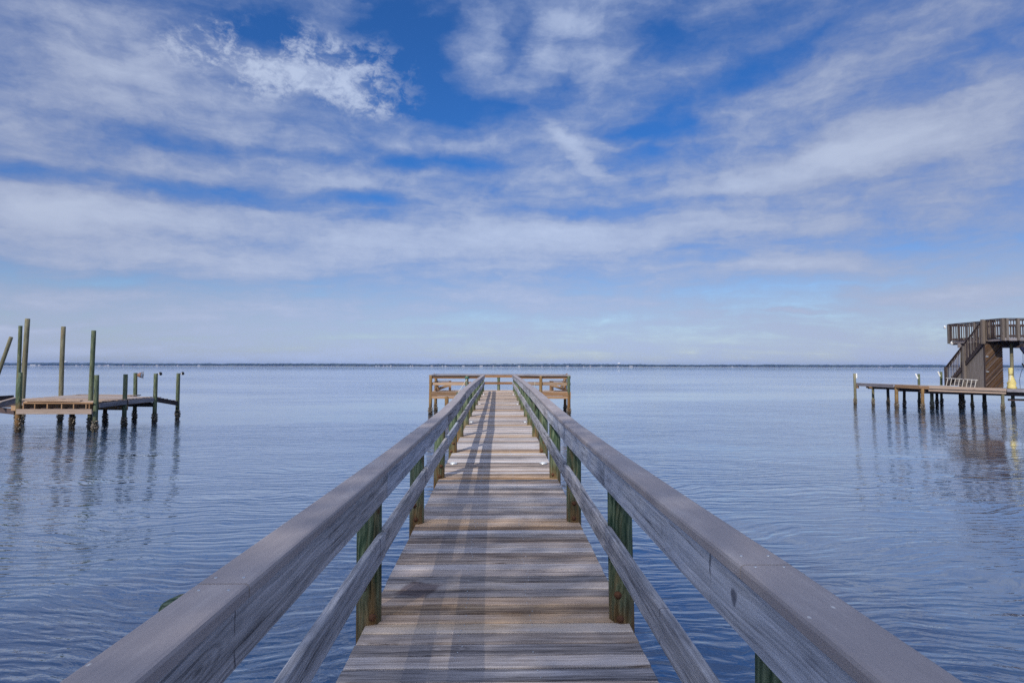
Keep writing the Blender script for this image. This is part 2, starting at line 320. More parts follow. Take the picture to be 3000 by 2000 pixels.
def piling_mat(name, green, green2, brown, rust=0.5, tide=0.55, base_z=None):
    """pressure treated round timber, grain along local z, brown streaks, dark tide band over the water"""
    m, t, b = new_mat(name)
    tc = t.node('ShaderNodeTexCoord'); rnd = t.node('ShaderNodeObjectInfo').outputs['Random']
    off = t.vmath('MULTIPLY', t.node('ShaderNodeCombineXYZ', {0: rnd, 1: t.math('FRACT', t.math('MULTIPLY', rnd, 17.3)), 2: t.math('FRACT', t.math('MULTIPLY', rnd, 71.7))}).outputs[0], (30, 30, 30))
    v = t.vmath('ADD', tc.outputs['Object'], off)
    wob = t.vmath('MULTIPLY', t.vmath('SUBTRACT', t.noise(t.mapping(v, scale=(7, 7, 2.2)), 1, 3, 0.5, 0, True), (.5, .5, .5)), (.09, .09, .0))
    v2 = t.vmath('ADD', v, wob)
    fine = t.noise(t.mapping(v2, scale=(60, 60, 2.5)), 1.0, 4, 0.6, 0.3)
    broad = t.noise(t.mapping(v2, scale=(10, 10, 1.1)), 1.0, 4, 0.6, 0.6)
    wav = t.node('ShaderNodeTexWave', {'Vector': t.mapping(v2, scale=(9, 9, 0.9)), 'Scale': 1.6, 'Distortion': 7.0, 'Detail': 2, 'Detail Scale': 1.0}, wave_type='BANDS', bands_direction='DIAGONAL').outputs[1]
    f = t.math('ADD', t.math('MULTIPLY', fine, 0.8), t.math('MULTIPLY', wav, 0.2))
    patchy = t.noise(t.mapping(v2, scale=(3.5, 3.5, 1.0)), 1.0, 4, 0.6)
    f = t.math('ADD', f, t.math('MULTIPLY', t.math('SUBTRACT', patchy, 0.5), 0.9))
    col = t.mix(t.smooth(f, 0.25, 0.75), green, green2)
    z = t.node('ShaderNodeSeparateXYZ', {0: t.node('ShaderNodeNewGeometry').outputs['Position']}).outputs[2]
    amt = t.math('ADD', t.math('MULTIPLY', t.smooth(broad, 0.5, 0.68), rust), 0.0)
    if base_z is not None:
        low = t.smooth(t.math('ADD', z, t.math('MULTIPLY', t.math('SUBTRACT', broad, 0.5), 1.3)), base_z - 0.15, base_z + 0.45, 1.0, 0.0)
        amt = t.math('MAXIMUM', amt, t.math('MULTIPLY', low, 0.85))
    bcol = t.mix(t.smooth(fine, 0.3, 0.7), [c * 0.55 for c in brown], [c * 1.25 for c in brown])
    col = t.mix(amt, col, bcol)
    split = t.smooth(t.noise(t.mapping(v2, scale=(16, 16, 0.7)), 1.0, 2, 0.5, 0.4), 0.27, 0.33)
    col = t.mix(split, t.mix(1.0, col, (.2, .18, .17), 'MULTIPLY'), col)
    # knots
    kn = t.node('ShaderNodeTexVoronoi', {'Vector': t.mapping(v, scale=(1, 1, 0.75)), 'Scale': 3.2}).outputs['Distance']
    col = t.mix(t.smooth(kn, 0.03, 0.075, 0.85, 0.0), col, (.11, .045, .018))
    wet = t.smooth(t.math('ADD', z, t.math('MULTIPLY', broad, 0.3)), WATER_Z + tide - 0.25, WATER_Z + tide + 0.25, 1.0, 0.0)
    col = t.mix(t.math('MULTIPLY', wet, 0.85), col, t.mix(broad, (.016, .014, .012), (.055, .042, .03)))
    t.l.new(col, b.inputs['Base Color']); b.inputs['Roughness'].default_value = 0.8; b.inputs['Specular IOR Level'].default_value = 0.25
    bp = t.node('ShaderNodeBump', {'Strength': 0.6, 'Distance': 0.008, 'Height': t.math('ADD', f, t.math('MULTIPLY', split, 0.8))})
    t.l.new(bp.outputs[0], b.inputs['Normal'])
    return m

def plain(name, col, rough=0.6, metal=0.0, var=0.15, scale=20):
    m, t, b = new_mat(name)
    n = t.noise(t.node('ShaderNodeTexCoord').outputs['Object'], scale, 4)
    c = t.mix(n, [x * (1 - var) for x in col], [min(1, x * (1 + var)) for x in col])
    t.l.new(c, b.inputs['Base Color']); b.inputs['Roughness'].default_value = rough; b.inputs['Metallic'].default_value = metal
    return m

TAN = ((.20, .12, .065), (.50, .33, .175), (.66, .47, .29))
M_deck = wood("deck_lumber", (.075, .068, .07), (.335, .315, .318), (.62, .59, .59), TAN, stain=True, var=0.66, contrast=1.3, bump_d=0.009)
M_rail = wood("rail_lumber", (.11, .115, .13), (.38, .39, .42), (.62, .63, .67), TAN, contrast=1.25, checks=0.9, ring=0.9)
TAN2 = ((.10, .055, .03), (.27, .165, .09), (.40, .27, .165))
M_new = wood("new_lumber", (.15, .085, .045), (.31, .195, .112), (.45, .31, .195), TAN2, contrast=0.8)
M_pale = wood("pale_lumber", (.20, .145, .11), (.35, .27, .215), (.49, .40, .33), TAN, contrast=0.5)
M_grey = wood("grey_lumber", (.10, .09, .095), (.25, .225, .23), (.42, .39, .39), TAN)
M_brown = wood("brown_lumber", (.022, .016, .017), (.065, .048, .047), (.13, .10, .095), TAN, contrast=0.9)
M_ply = wood("plywood", (.07, .058, .048), (.165, .14, .122), (.28, .245, .22), TAN, contrast=0.8)
M_siding = wood("brown_siding", (.022, .012, .008), (.062, .034, .020), (.14, .085, .05), TAN, contrast=0.9)
M_post = piling_mat("green_post", (.022, .052, .028), (.17, .215, .135), (.22, .105, .035), 0.45, 0.4, base_z=0.0)
M_pile = piling_mat("green_piling", (.04, .062, .036), (.165, .19, .115), (.20, .13, .06), 0.3, 0.62)
M_gpile = piling_mat("grey_piling", (.11, .105, .065), (.25, .235, .155), (.20, .12, .06), 0.4, 0.45)
M_opile = piling_mat("orange_piling", (.16, .09, .035), (.30, .20, .09), (.33, .16, .05), 0.7, 0.6)
M_dpile = piling_mat("dark_piling", (.02, .018, .018), (.06, .05, .045), (.06, .04, .03), 0.3, 0.8)
M_metal = plain("dull_metal", (.62, .64, .66), 0.35, 0.8)
M_alu = plain("aluminium", (.62, .58, .52), 0.45, 0.3)
M_white = plain("white_plastic", (.82, .82, .80), 0.4)
M_black = plain("black_iron", (.02, .02, .022), 0.5, 0.5)
M_navy = plain("dark_blue_paint", (.008, .010, .045), 0.45)
M_rope = plain("pale_rope", (.58, .55, .45), 0.9, 0, 0.3, 60)
M_grope = plain("green_rope", (.10, .22, .16), 0.9, 0, 0.3, 60)
M_yellow = plain("yellow_canvas", (.62, .52, .20), 0.8, 0, 0.25, 9)

def cap_mat():
    m, t, b = new_mat("composite_board")
    tc = t.node('ShaderNodeTexCoord'); o = tc.outputs['Object']; rnd = t.node('ShaderNodeObjectInfo').outputs['Random']
    v = t.vmath('ADD', o, t.node('ShaderNodeCombineXYZ', {0: t.math('MULTIPLY', rnd, 50)}).outputs[0])
    sp = t.noise(v, 420, 3, 0.7); cl = t.noise(t.mapping(v, scale=(1, 3, 3)), 2.2, 4, 0.6); gr = t.noise(t.mapping(v, scale=(5, 130, 130)), 1, 3)
    f = t.math('ADD', t.math('MULTIPLY', sp, 0.5), t.math('ADD', t.math('MULTIPLY', cl, 0.7), t.math('MULTIPLY', gr, 0.25)))
    col = t.ramp(f, [(0.3, (.225, .20, .205)), (0.75, (.35, .31, .31)), (1.0, (.50, .46, .45))])
    drop = t.node('ShaderNodeTexVoronoi', {'Vector': t.mapping(v, scale=(1, 1.6, 1)), 'Scale': 5.0}).outputs['Distance']
    col = t.mix(t.smooth(drop, 0.02, 0.05, 0.75, 0.0), col, (.72, .71, .68))
    t.l.new(col, b.inputs['Base Color']); b.inputs['Roughness'].default_value = 0.62; b.inputs['Specular IOR Level'].default_value = 0.35
    bp = t.node('ShaderNodeBump', {'Strength': 0.35, 'Distance': 0.002, 'Height': t.math('ADD', sp, gr)})
    t.l.new(bp.outputs[0], b.inputs['Normal'])
    return m
M_cap = cap_mat()

def oyster_mat():
    m, t, b = new_mat("oyster_shell")
    g = t.node('ShaderNodeNewGeometry')
    n = t.noise(g.outputs['Position'], 38, 3, 0.6)
    z = t.node('ShaderNodeSeparateXYZ', {0: g.outputs['Position']}).outputs[2]
    col = t.ramp(n, [(0.34, (.03, .025, .022)), (0.5, (.22, .18, .14)), (0.68, (.52, .47, .40))])
    wet = t.smooth(z, WATER_Z + 0.02, WATER_Z + 0.22, 0.85, 0.0)
    col = t.mix(wet, col, (.025, .02, .018))
    t.l.new(col, b.inputs['Base Color']); b.inputs['Roughness'].default_value = 0.75
    return m
M_oyster = oyster_mat()

# ------------------------------------------------------------------ water
def water_mat():
    m, t, b = new_mat("bay_water")
    g = t.node('ShaderNodeNewGeometry').outputs['Position']
    # wind lanes: ruffled and calm patches drawn out along the wind
    lane = t.noise(t.mapping(g, rot=(0, 0, R(-4)), scale=(0.010, 0.030, 1)), 1.0, 5, 0.6, 0.8)
    lane2 = t.noise(t.mapping(g, rot=(0, 0, R(6)), scale=(0.05, 0.16, 1)), 1.0, 4, 0.55, 0.5)
    ruff = t.smooth(t.math('ADD', t.math('MULTIPLY', lane, 0.7), t.math('MULTIPLY', lane2, 0.3)), 0.40, 0.60, 0.2, 2.1)
    ruff = t.math('ADD', ruff, t.lin(t.node('ShaderNodeSeparateXYZ', {0: g}).outputs[1], 90, 700, 0.0, 3.0))
    wv = t.vmath('ADD', g, t.vmath('MULTIPLY', t.vmath('SUBTRACT', t.noise(g, 0.35, 3, 0.5, 0, True), (.5, .5, .5)), (1.6, 1.6, 0)))
    a = t.noise(t.mapping(wv, rot=(0, 0, R(-14)), scale=(1.5, 4.2, 1)), 1.0, 3, 0.5, 0.5)
    c = t.noise(t.mapping(wv, rot=(0, 0, R(10)), scale=(4.0, 11.0, 1)), 1.0, 3, 0.5, 0.6)
    e = t.noise(t.mapping(g, rot=(0, 0, R(-4)), scale=(0.30, 0.75, 1)), 1.0, 2, 0.5)
    h = t.math('ADD', t.math('MULTIPLY', a, 0.012), t.math('ADD', t.math('MULTIPLY', c, 0.006), t.math('MULTIPLY', e, 0.026)))
    mid = t.noise(t.mapping(wv, rot=(0, 0, R(-7)), scale=(0.62, 1.9, 1)), 1.0, 3, 0.55, 0.4)
    h = t.math('ADD', h, t.math('MULTIPLY', mid, 0.021))
    for rot, sc, amp, dis in ((-13, 1.7, .0026, 5.0), (9, 2.9, .0013, 6.0), (-4, 0.9, .0034, 4.5)):      # long-crested ripples
        wt = t.node('ShaderNodeTexWave', {'Vector': t.mapping(wv, rot=(0, 0, R(rot)), scale=(0.55, 1, 1)), 'Scale': sc, 'Distortion': dis, 'Detail': 2, 'Detail Scale': 0.7, 'Detail Roughness': 0.55}, wave_type='BANDS', bands_direction='Y').outputs[1]
        h = t.math('ADD', h, t.math('MULTIPLY', wt, amp))
    bp = t.node('ShaderNodeBump', {'Strength': ruff, 'Distance': 1.0, 'Height': h})
    t.l.new(bp.outputs[0], b.inputs['Normal'])
    b.inputs['Base Color'].default_value = (.040, .082, .155, 1)
    b.inputs['Roughness'].default_value = 0.04; b.inputs['IOR'].default_value = 1.6
    b.inputs['Coat Weight'].default_value = 1.0; b.inputs['Coat IOR'].default_value = 1.6; b.inputs['Coat Roughness'].default_value = 0.03
    t.l.new(bp.outputs[0], b.inputs['Coat Normal'])
    return m
bm = bmesh.new()
ys = [-60, 0, 60, 200, 800, 2990]
xs = [-5300, -800, -100, 0, 100, 800, 5300]
vg = [[bm.verts.new((x, y, WATER_Z)) for x in xs] for y in ys]
for i in range(len(ys) - 1):
    for j in range(len(xs) - 1): bm.faces.new((vg[i][j], vg[i][j + 1], vg[i + 1][j + 1], vg[i + 1][j]))
tag(obj("water", from_bm(bm, "water"), None, water_mat()), kind='structure')

# ------------------------------------------------------------------ far shore
def strip(name, prof, y0, mat, kind):
    bm = bmesh.new(); prev = None
    for x, row in prof:
        ring = [bm.verts.new((x, y0 + dy, z)) for dy, z in row]
        if prev:
            for a in range(len(ring) - 1): bm.faces.new((prev[a], ring[a], ring[a + 1], prev[a + 1]))
        prev = ring
    return tag(obj(name, from_bm(bm, name), None, mat), kind=kind)
M_sand = plain("beach_sand", (.42, .38, .32), 0.95, 0, 0.2, 0.02)
M_wood_far = plain("far_foliage", (.040, .055, .040), 0.95, 0, 0.5, 0.03)
strip("far_shore", [(x, [(-14, WATER_Z - 0.5), (0, 0.3 + 0.5 * noise.noise((x * .004, 3, 0))), (220, 2.0), (600, 2.0)]) for x in range(-5300, 5301, 100)], 2990, M_sand, 'structure')
prof = []
rnd = random.Random(3); x = -5200.0
while x < 5200:
    hgt = 13.5 + 2.6 * noise.noise((x * .0016, 0, 0)) + 1.7 * noise.noise((x * .012, 7, 0)) + rnd.uniform(-1.1, 1.1)
    prof.append((x, [(rnd.uniform(-6, 4), 0.6), (rnd.uniform(-8, 3), hgt * .55), (8, hgt * rnd.uniform(.88, 1.0)), (40, hgt * rnd.uniform(.9, 1.05)), (90, hgt * 0.7), (95, 0.4)]))
    x += rnd.uniform(4, 11)
strip("treeline", prof, 3030, M_wood_far, 'stuff')
tag(bpy.data.objects["treeline"], "dark band of far-off woods along the opposite shore", "woods")

M_wall_w = plain("white_wall", (.42, .41, .39), 0.8); M_wall_t = plain("beige_wall", (.28, .24, .20), 0.8)
M_roof = plain("grey_roof", (.25, .25, .27), 0.8)
def far_house(px, wd, ht, mat):
    x = (px - 1461) * 3004 / 1785
    t = thing("far_house", (x, 3004, 0.9), "pale waterfront house, a tiny speck below the woods of the far shore", "house", "houses on the far shore")
    bm = bmesh.new(); v = []
    for yy in (-5, 5):
        v.append([bm.verts.new((sx_, yy, sz_)) for sx_, sz_ in ((-wd / 2, 0), (wd / 2, 0), (wd / 2, ht), (-wd / 2, ht))])
    for i in range(4): bm.faces.new((v[0][i], v[0][(i + 1) % 4], v[1][(i + 1) % 4], v[1][i]))
    bm.faces.new(v[0]); bm.faces.new(v[1][::-1]); bmesh.ops.recalc_face_normals(bm, faces=bm.faces)
    obj("wall", from_bm(bm, "wall"), t, mat)
    bm = bmesh.new(); o = 0.5; r = ht * 0.4
    a = [bm.verts.new(p) for p in ((-wd / 2 - o, -5 - o, ht), (wd / 2 + o, -5 - o, ht), (wd / 2 + o, 5 + o, ht), (-wd / 2 - o, 5 + o, ht), (-wd / 2 - o, 0, ht + r), (wd / 2 + o, 0, ht + r))]
    for q in ((0, 1, 5, 4), (2, 3, 4, 5), (0, 4, 3), (1, 2, 5), (3, 2, 1, 0)): bm.faces.new([a[k] for k in q])
    obj("roof", from_bm(bm, "roof"), t, M_roof)
rnd = random.Random(11)
for px, wd in ((5, 8), (122, 34), (140, 12), (245, 10), (262, 7), (310, 16), (328, 24), (335, 14), (378, 7), (474, 12), (533, 8), (594, 14), (1104, 7), (1113, 6), (1126, 8), (1136, 6), (1147, 9), (1204, 6), (1210, 8), (1266, 12), (1297, 7), (1306, 12),
               (1358, 14), (1410, 20), (1445, 6), (1468, 6), (1521, 14), (1588, 5), (1613, 6), (1663, 14), (1710, 6), (1730, 9), (1762, 8), (1811, 12), (1850, 20), (2150, 5), (2590, 7), (2626, 5), (2680, 6)):
    far_house(px, wd * .75, rnd.uniform(2.4, 4.2), M_wall_w if rnd.random() < .7 else M_wall_t)
def water_tower(px, h, label):
    t = thing("water_tower", ((px - 1461) * 3110 / 1785, 3110, 2.0), label, "water tower", "water towers beyond the far woods")
    bm = bmesh.new(); bmesh.ops.create_cone(bm, cap_ends=True, segments=10, radius1=2.2, radius2=1.6, depth=h); bmesh.ops.translate(bm, vec=(0, 0, h / 2), verts=bm.verts)
    obj("stem", from_bm(bm, "stem"), t, M_white)
    bm = bmesh.new(); bmesh.ops.create_uvsphere(bm, u_segments=14, v_segments=8, radius=1); bmesh.ops.scale(bm, vec=(7.5, 7.5, 4), verts=bm.verts); bmesh.ops.translate(bm, vec=(0, 0, h + 2), verts=bm.verts)
    obj("tank", from_bm(bm, "tank", True), t, M_white)
water_tower(214, 15.5, "white water tower above the far woods, just right of the lone tall piling")
water_tower(93, 13.5, "small white water tower above the far woods, just right of the close pair of pilings")
water_tower(1815, 13.0, "white water tower above the far woods, right of the pier's end platform")

# ------------------------------------------------------------------ the pier we stand on
def deckz(y): return 0.0097 * y
def interp(tab, y):
    if y <= tab[0][0]: return tab[0][1]
    for (a, b), (c, e) in zip(tab[:-1], tab[1:]):
        if y <= c: return b + (e - b) * (y - a) / (c - a)
    return tab[-1][1]
CAP_L = [(y_, z_ + .0034 * y_) for y_, z_ in [(-2, 1.06), (1, 1.045), (2, 1.03), (4, 1.0), (6.3, .99), (8.6, .985), (11, 1.005), (13.4, 1.075), (18, 1.09), (23, 1.10), (32, 1.11)]]
CAP_R = [(y_, z_ + .0034 * y_) for y_, z_ in [(-2, 1.10), (1.6, 1.09), (4, 1.06), (6.3, 1.05), (8.6, 1.065), (11, 1.10), (13.4, 1.125), (18, 1.13), (23, 1.13), (32, 1.12)]]
pier = thing("pier", (0, 0, 0), "long weathered wooden pier with railings running out to a T-shaped end", "pier")
POST0, PITCH = 3.98, 2.345
post_y = [POST0 + PITCH * k for k in range(-2, 13)]; post_y[1] = 1.75
T0, T1, TX0, TX1, TZ = 31.95, 34.4, -3.55, 3.68, 0.108
# planks
rnd = random.Random(21)
y = -1.5; k = 0
def add_plank(y, x0, x1, z, tan):
    wd = 0.1290
    p = bar("plank", (x0 + rnd.uniform(-.004, .004), y, z - 0.019 + rnd.uniform(-.0025, .0025)), (x1 + rnd.uniform(-.004, .004), y + rnd.uniform(-.002, .002), z - 0.019 + rnd.uniform(-.0025, .0025)), wd, 0.038, pier, M_deck, bev=0.005, roll=rnd.uniform(-.012, .012))
    p['tan'] = tan
plank_ys = []
while y < T0 - 0.08:
    near = min(abs(y - q) for q in post_y)
    tan = rnd.uniform(.6, 1.0) if near < 0.15 else rnd.uniform(.2, .8) if near < 0.3 and rnd.random() < .5 else rnd.choice((0, 0, .08, .15, .25, .12, 0, .35))
    if y > 17: tan = max(tan, 0.25 * rnd.random() + (0.25 if y > 24 else 0.05))
    add_plank(y, -0.83, 0.83, deckz(y), tan); plank_ys.append(y)
    y += 0.1405
y = T0 + 0.05
while y < T1:
    add_plank(y, TX0 - 0.02, TX1 + 0.02, 0.205 + TZ, rnd.uniform(.5, .9)); y += 0.1405
# nails along the two inner stringers
bm = bmesh.new()
for y in plank_ys:
    if y > 14: break
    for xx in (-0.225, 0.215):
        for dy in (-.04, .035):
            if rnd.random() < .8:
                vs = bmesh.ops.create_cone(bm, cap_ends=True, segments=6, radius1=.0045, radius2=.0035, depth=.004)['verts']
                bmesh.ops.translate(bm, vec=(xx + rnd.uniform(-.02, .02), y + dy, deckz(y) + .0015), verts=vs)
obj("nail_heads", from_bm(bm, "nail_heads"), pier, M_metal)["kind"] = "stuff"
# stringers and cross beams under the deck
for xx in (-0.76, -0.225, 0.215, 0.76):
    for a, b in zip(post_y[:-1:2], post_y[2::2]):
        bar("stringer", (xx, a, deckz(a) - 0.14), (xx, b - .01, deckz(b) - 0.14), 0.04, 0.19, pier, M_grey)
for q in post_y:
    for dy in (-.11, .11):
        bar("cross_beam", (-.81, q + dy, deckz(q) - 0.335), (.79, q + dy, deckz(q) - 0.335), 0.04, 0.19, pier, M_grey)
# posts
def lathe(prof, seg=16):
    bm = bmesh.new(); prev = None
    for r, z in prof:
        ring = [bm.verts.new((r * math.cos(6.2832 * j / seg), r * math.sin(6.2832 * j / seg), z)) for j in range(seg)]
        if prev:
            for j in range(seg): bm.faces.new((prev[j], prev[(j + 1) % seg], ring[(j + 1) % seg], ring[j])).smooth = True
        else: bm.faces.new(ring[::-1])
        prev = ring
    bm.faces.new(prev)
    return from_bm(bm, "lathe")
me_bolt = lathe([(.024, -.012), (.024, .003), (.014, .004), (.013, .012), (.006, .014)], 8)
M_rust = plain("rusty_iron", (.13, .055, .025), 0.8, 0.2, 0.5, 60)
rnd = random.Random(5)
for q in post_y:
    for s in (-1, 1):
        xx = (-.842 if s < 0 else .803) + rnd.uniform(-.018, .018)
        if q > 18 and s > 0: xx += .02
        top = interp(CAP_L if s < 0 else CAP_R, q) - 0.046
        rr = rnd.uniform(.076, .083)
        o = obj("post", pile_mesh(rr, round(top + 2.2, 2), rnd.randrange(5)), pier, M_post, loc=(xx, q + rnd.uniform(-.03, .03), top - round(top + 2.2, 2)))
        o.rotation_euler = (0, 0, rnd.random() * 6.28)
        if 1 < q < 12:           # rusty bolt heads on the face towards the land
            for zz in (deckz(q) + rnd.uniform(.16, .24), deckz(q) + rnd.uniform(.02, .06)):
                p = Vector((xx + rnd.uniform(-.03, .03) - s * .01, o.location.y - rr * 1.0, zz))
                obj("bolt", me_bolt, o, M_rust, M=o.matrix_basis.inverted() @ Matrix.Translation(p) @ Matrix.Rotation(R(90), 4, 'X'))
# caps, upper and lower rails
M90 = Matrix.Rotation(R(90), 4, 'Z')
def rail(name, y0, y1, xf, zf, wd, ht, bev, mat, jit=0.002, seed=0, sub=3):
    ys_ = [y0] + [q for q in post_y if y0 + .3 < q < y1 - .3] + [y1]
    P = [(q - y0, -(xf(q) - xf(y0)), zf(q) - zf(y0)) for q in ys_]
    o = obj(name, sweep_mesh(P, wd, ht, bev, jit, sub, seed), pier, mat, M=Matrix.Translation((xf(y0), y0, zf(y0))) @ M90)
    return o
wobL = [(q, rnd.uniform(-.010, .010)) for q in post_y]; wobR = [(q, rnd.uniform(-.010, .010)) for q in post_y]
capx = {-1: lambda y: -.776 + interp(wobL, y), 1: lambda y: 0.760 + interp(wobR, y) + .002 * max(0, y - 10) * .5}
capz = {-1: lambda y: interp(CAP_L, y), 1: lambda y: interp(CAP_R, y)}
END = T0 + .1
for s in (-1, 1):
    cuts = [-1.5] + [q + (0.0 if s < 0 else -.03) for q in post_y[1::2]] + [END]
    cuts = [c for c in cuts if c <= END]
    for i, (a, b) in enumerate(zip(cuts[:-1], cuts[1:])):
        if b - a > .3: rail("cap_board", a + .003, b - .003, capx[s], capz[s], .152, .044, .012, M_cap, .0012, i)
    cuts = [-1.5] + [q + .03 for q in post_y[2::2]] + [END - .05]
    for i, (a, b) in enumerate(zip(cuts[:-1], cuts[1:])):
        if b - a > .3: rail("upper_rail", a + .006, b - .006, lambda y, s=s: capx[s](y) - s * .038, lambda y, s=s: capz[s](y) - .0455, .039, .172, .005, M_rail, .003, i + 9)
    cuts = [-1.5] + [q + rnd.uniform(-.06, .06) for q in post_y] + [END - .05]
    for i, (a, b) in enumerate(zip(cuts[:-1], cuts[1:])):
        if b - a > .3:
            dz = rnd.uniform(-.008, .008)
            rail("lower_rail", a + .004, b - .004, lambda y, s=s: (-.742 if s < 0 else .714) + (capx[s](y) - (-.776 if s < 0 else .760)) + (rnd.uniform(-.002, .002)),
                 lambda y, s=s, dz=dz: capz[s](y) * .35 + .22 + deckz(y) * .65 + dz, .041, .158, .007, M_rail, .004, i + 30)
# screws in the caps
bm = bmesh.new()
for s in (-1, 1):
    for q in post_y[:8]:
        for dy in (-.05, .05):
            for dx in (-.04, .04):
                vs = bmesh.ops.create_cone(bm, cap_ends=True, segments=6, radius1=.005, radius2=.004, depth=.003)['verts']
                bmesh.ops.translate(bm, vec=(capx[s](q) + dx, q + dy, capz[s](q) + .001), verts=vs)
obj("cap_screws", from_bm(bm, "cap_screws"), pier, M_metal)["kind"] = "stuff"
# the T-shaped end
def pier_pile(x, y, top, r, mat, name="piling", crust=True, s=0, parent=pier, h=0.42):
    L = round(top + 2.4, 2)
    o = obj(name, pile_mesh(r, L, s % 5), parent, mat, loc=(x, y, top - L)); o.rotation_euler = (0, 0, s * 1.7)
    if crust:
        c = obj("oyster_crust", oyster_mesh(round(r, 2), h, s % 4), o, M_oyster, loc=(0, 0, WATER_Z - .06 - (top - L))); c["kind"] = "stuff"
    return o
ztc = 1.085 + TZ
for i, (x, y) in enumerate(((TX0, T0), (TX1, T0), (TX0 + .02, T1), (TX1 + .08, T1), (-1.66, T0), (2.22, T0), (0.0, T1))):
    pier_pile(x, y, ztc - .045, .085, M_opile if i in (0, 2, 3, 5) else M_post, "post" if i > 3 else "corner_post", i < 4, i)
for (xa, xb) in ((TX0 - .1, -.86), (.85, TX1 + .1)):
    bar("cap_board", (xa, T0 + .02, ztc - .02), (xb, T0 + .02, ztc - .02), .152, .04, pier, M_grey)
    bar("upper_rail", (xa + .08, T0 + .06, ztc - .115), (xb, T0 + .06, ztc - .115), .04, .14, pier, M_new)["tan"] = 1.0
    bar("lower_rail", (xa + .08, T0 + .06, .62 + TZ), (xb, T0 + .06, .62 + TZ), .04, .14, pier, M_grey)["tan"] = .7
    bar("fascia_board", (xa + .06, T0 - .045, .11 + TZ), (xb, T0 - .045, .11 + TZ), .04, .20, pier, M_new)["tan"] = .6
    bar("beam", (xa + .06, T0 - .01, -.075 + TZ), (xb, T0 - .01, -.075 + TZ), .09, .14, pier, M_new)
bar("cap_board", (TX0 - .1, T1, ztc), (TX1 + .1, T1, ztc), .152, .04, pier, M_grey)
bar("upper_rail", (TX0 - .1, T1 - .09, ztc - .10), (TX1 + .1, T1 - .09, ztc - .10), .04, .14, pier, M_new)["tan"] = 1
bar("lower_rail", (TX0 - .1, T1 - .09, .60 + TZ), (TX1 + .1, T1 - .09, .60 + TZ), .04, .14, pier, M_new)["tan"] = .8
for xx in (TX0, TX1):
    bar("cap_board", (xx, T0 + .1, ztc - .003), (xx, T1 - .09, ztc - .003), .15, .04, pier, M_grey)
    bar("upper_rail", (xx, T0 + .1, ztc - .11), (xx, T1 - .1, ztc - .11), .04, .14, pier, M_new)
    bar("lower_rail", (xx, T0 + .1, .61 + TZ), (xx, T1 - .1, .61 + TZ), .04, .14, pier, M_new)
    bar("fascia_board", (xx, T0, .08 + TZ), (xx, T1, .08 + TZ), .04, .19, pier, M_new)
    bar("beam", (xx - .02, T0 + .1, -.08 + TZ), (xx - .02, T1, -.08 + TZ), .09, .14, pier, M_grey)
opile = obj("mooring_pile", pile_mesh(.105, 2.4, 2, 14, 7, 'round'), None, M_opile, loc=(-2.62, 31.1, -2.27))
tag(opile, "short orange-brown mooring pile with rounded top in front of the platform's left side", "piling")
oc = obj("oyster_crust", oyster_mesh(.1, .42, 3), opile, M_oyster, loc=(0, 0, 2.27 + WATER_Z - .06)); oc["kind"] = "stuff"

# rope from the platform post down to the mooring pile
def tube(name, pts, r, mat, parent=None, sides=6):
    bm = bmesh.new(); prev = None
    for i, p in enumerate(pts):
        p = Vector(p); d_ = (Vector(pts[min(i + 1, len(pts) - 1)]) - Vector(pts[max(i - 1, 0)])).normalized()
        q = d_.to_track_quat('Z', 'Y')
        ring = [bm.verts.new(p + q @ Vector((r * math.cos(a), r * math.sin(a), 0))) for a in [6.2832 * j / sides for j in range(sides)]]
        if prev:
            for j in range(sides): bm.faces.new((prev[j], prev[(j + 1) % sides], ring[(j + 1) % sides], ring[j])).smooth = True
        else: bm.faces.new(ring[::-1])
        prev = ring
    bm.faces.new(prev)
    return obj(name, from_bm(bm, name), parent, mat)
rope = thing("mooring_rope", (-1.7, T0 - .1, 1.0), "pale rope slanting down from the platform's left railing post", "rope")
a, b = Vector((-1.68, T0 - .1, .86)), Vector((-2.54, 31.15, -.35))
tube("line", [a.lerp(b, i / 8) - Vector((0, 0, .10 * math.sin(math.pi * i / 8))) - Vector((-1.7, T0 - .1, .9)) for i in range(9)], .014, M_rope, rope)
tube("coil", [Vector((.04 + .10 * math.cos(i * .7), .1 + .10 * math.sin(i * .7), .02 + .003 * i)) for i in range(30)], .014, M_grope, rope)
tube("loose_end", [(.04, -.02, -.02), (.05, -.03, -.15), (.06, -.03, -.32), (.05, -.02, -.48)], .014, M_rope, rope)
tag(tube("string", [(1.90, T0 + .02, .74 + TZ), (1.905, T0 - .01, .6 + TZ), (1.90, T0 - .01, .45 + TZ), (1.89, T0 - .02, .35 + TZ)], .012, M_rope), "short pale string hanging from the platform's right middle rail", "string")

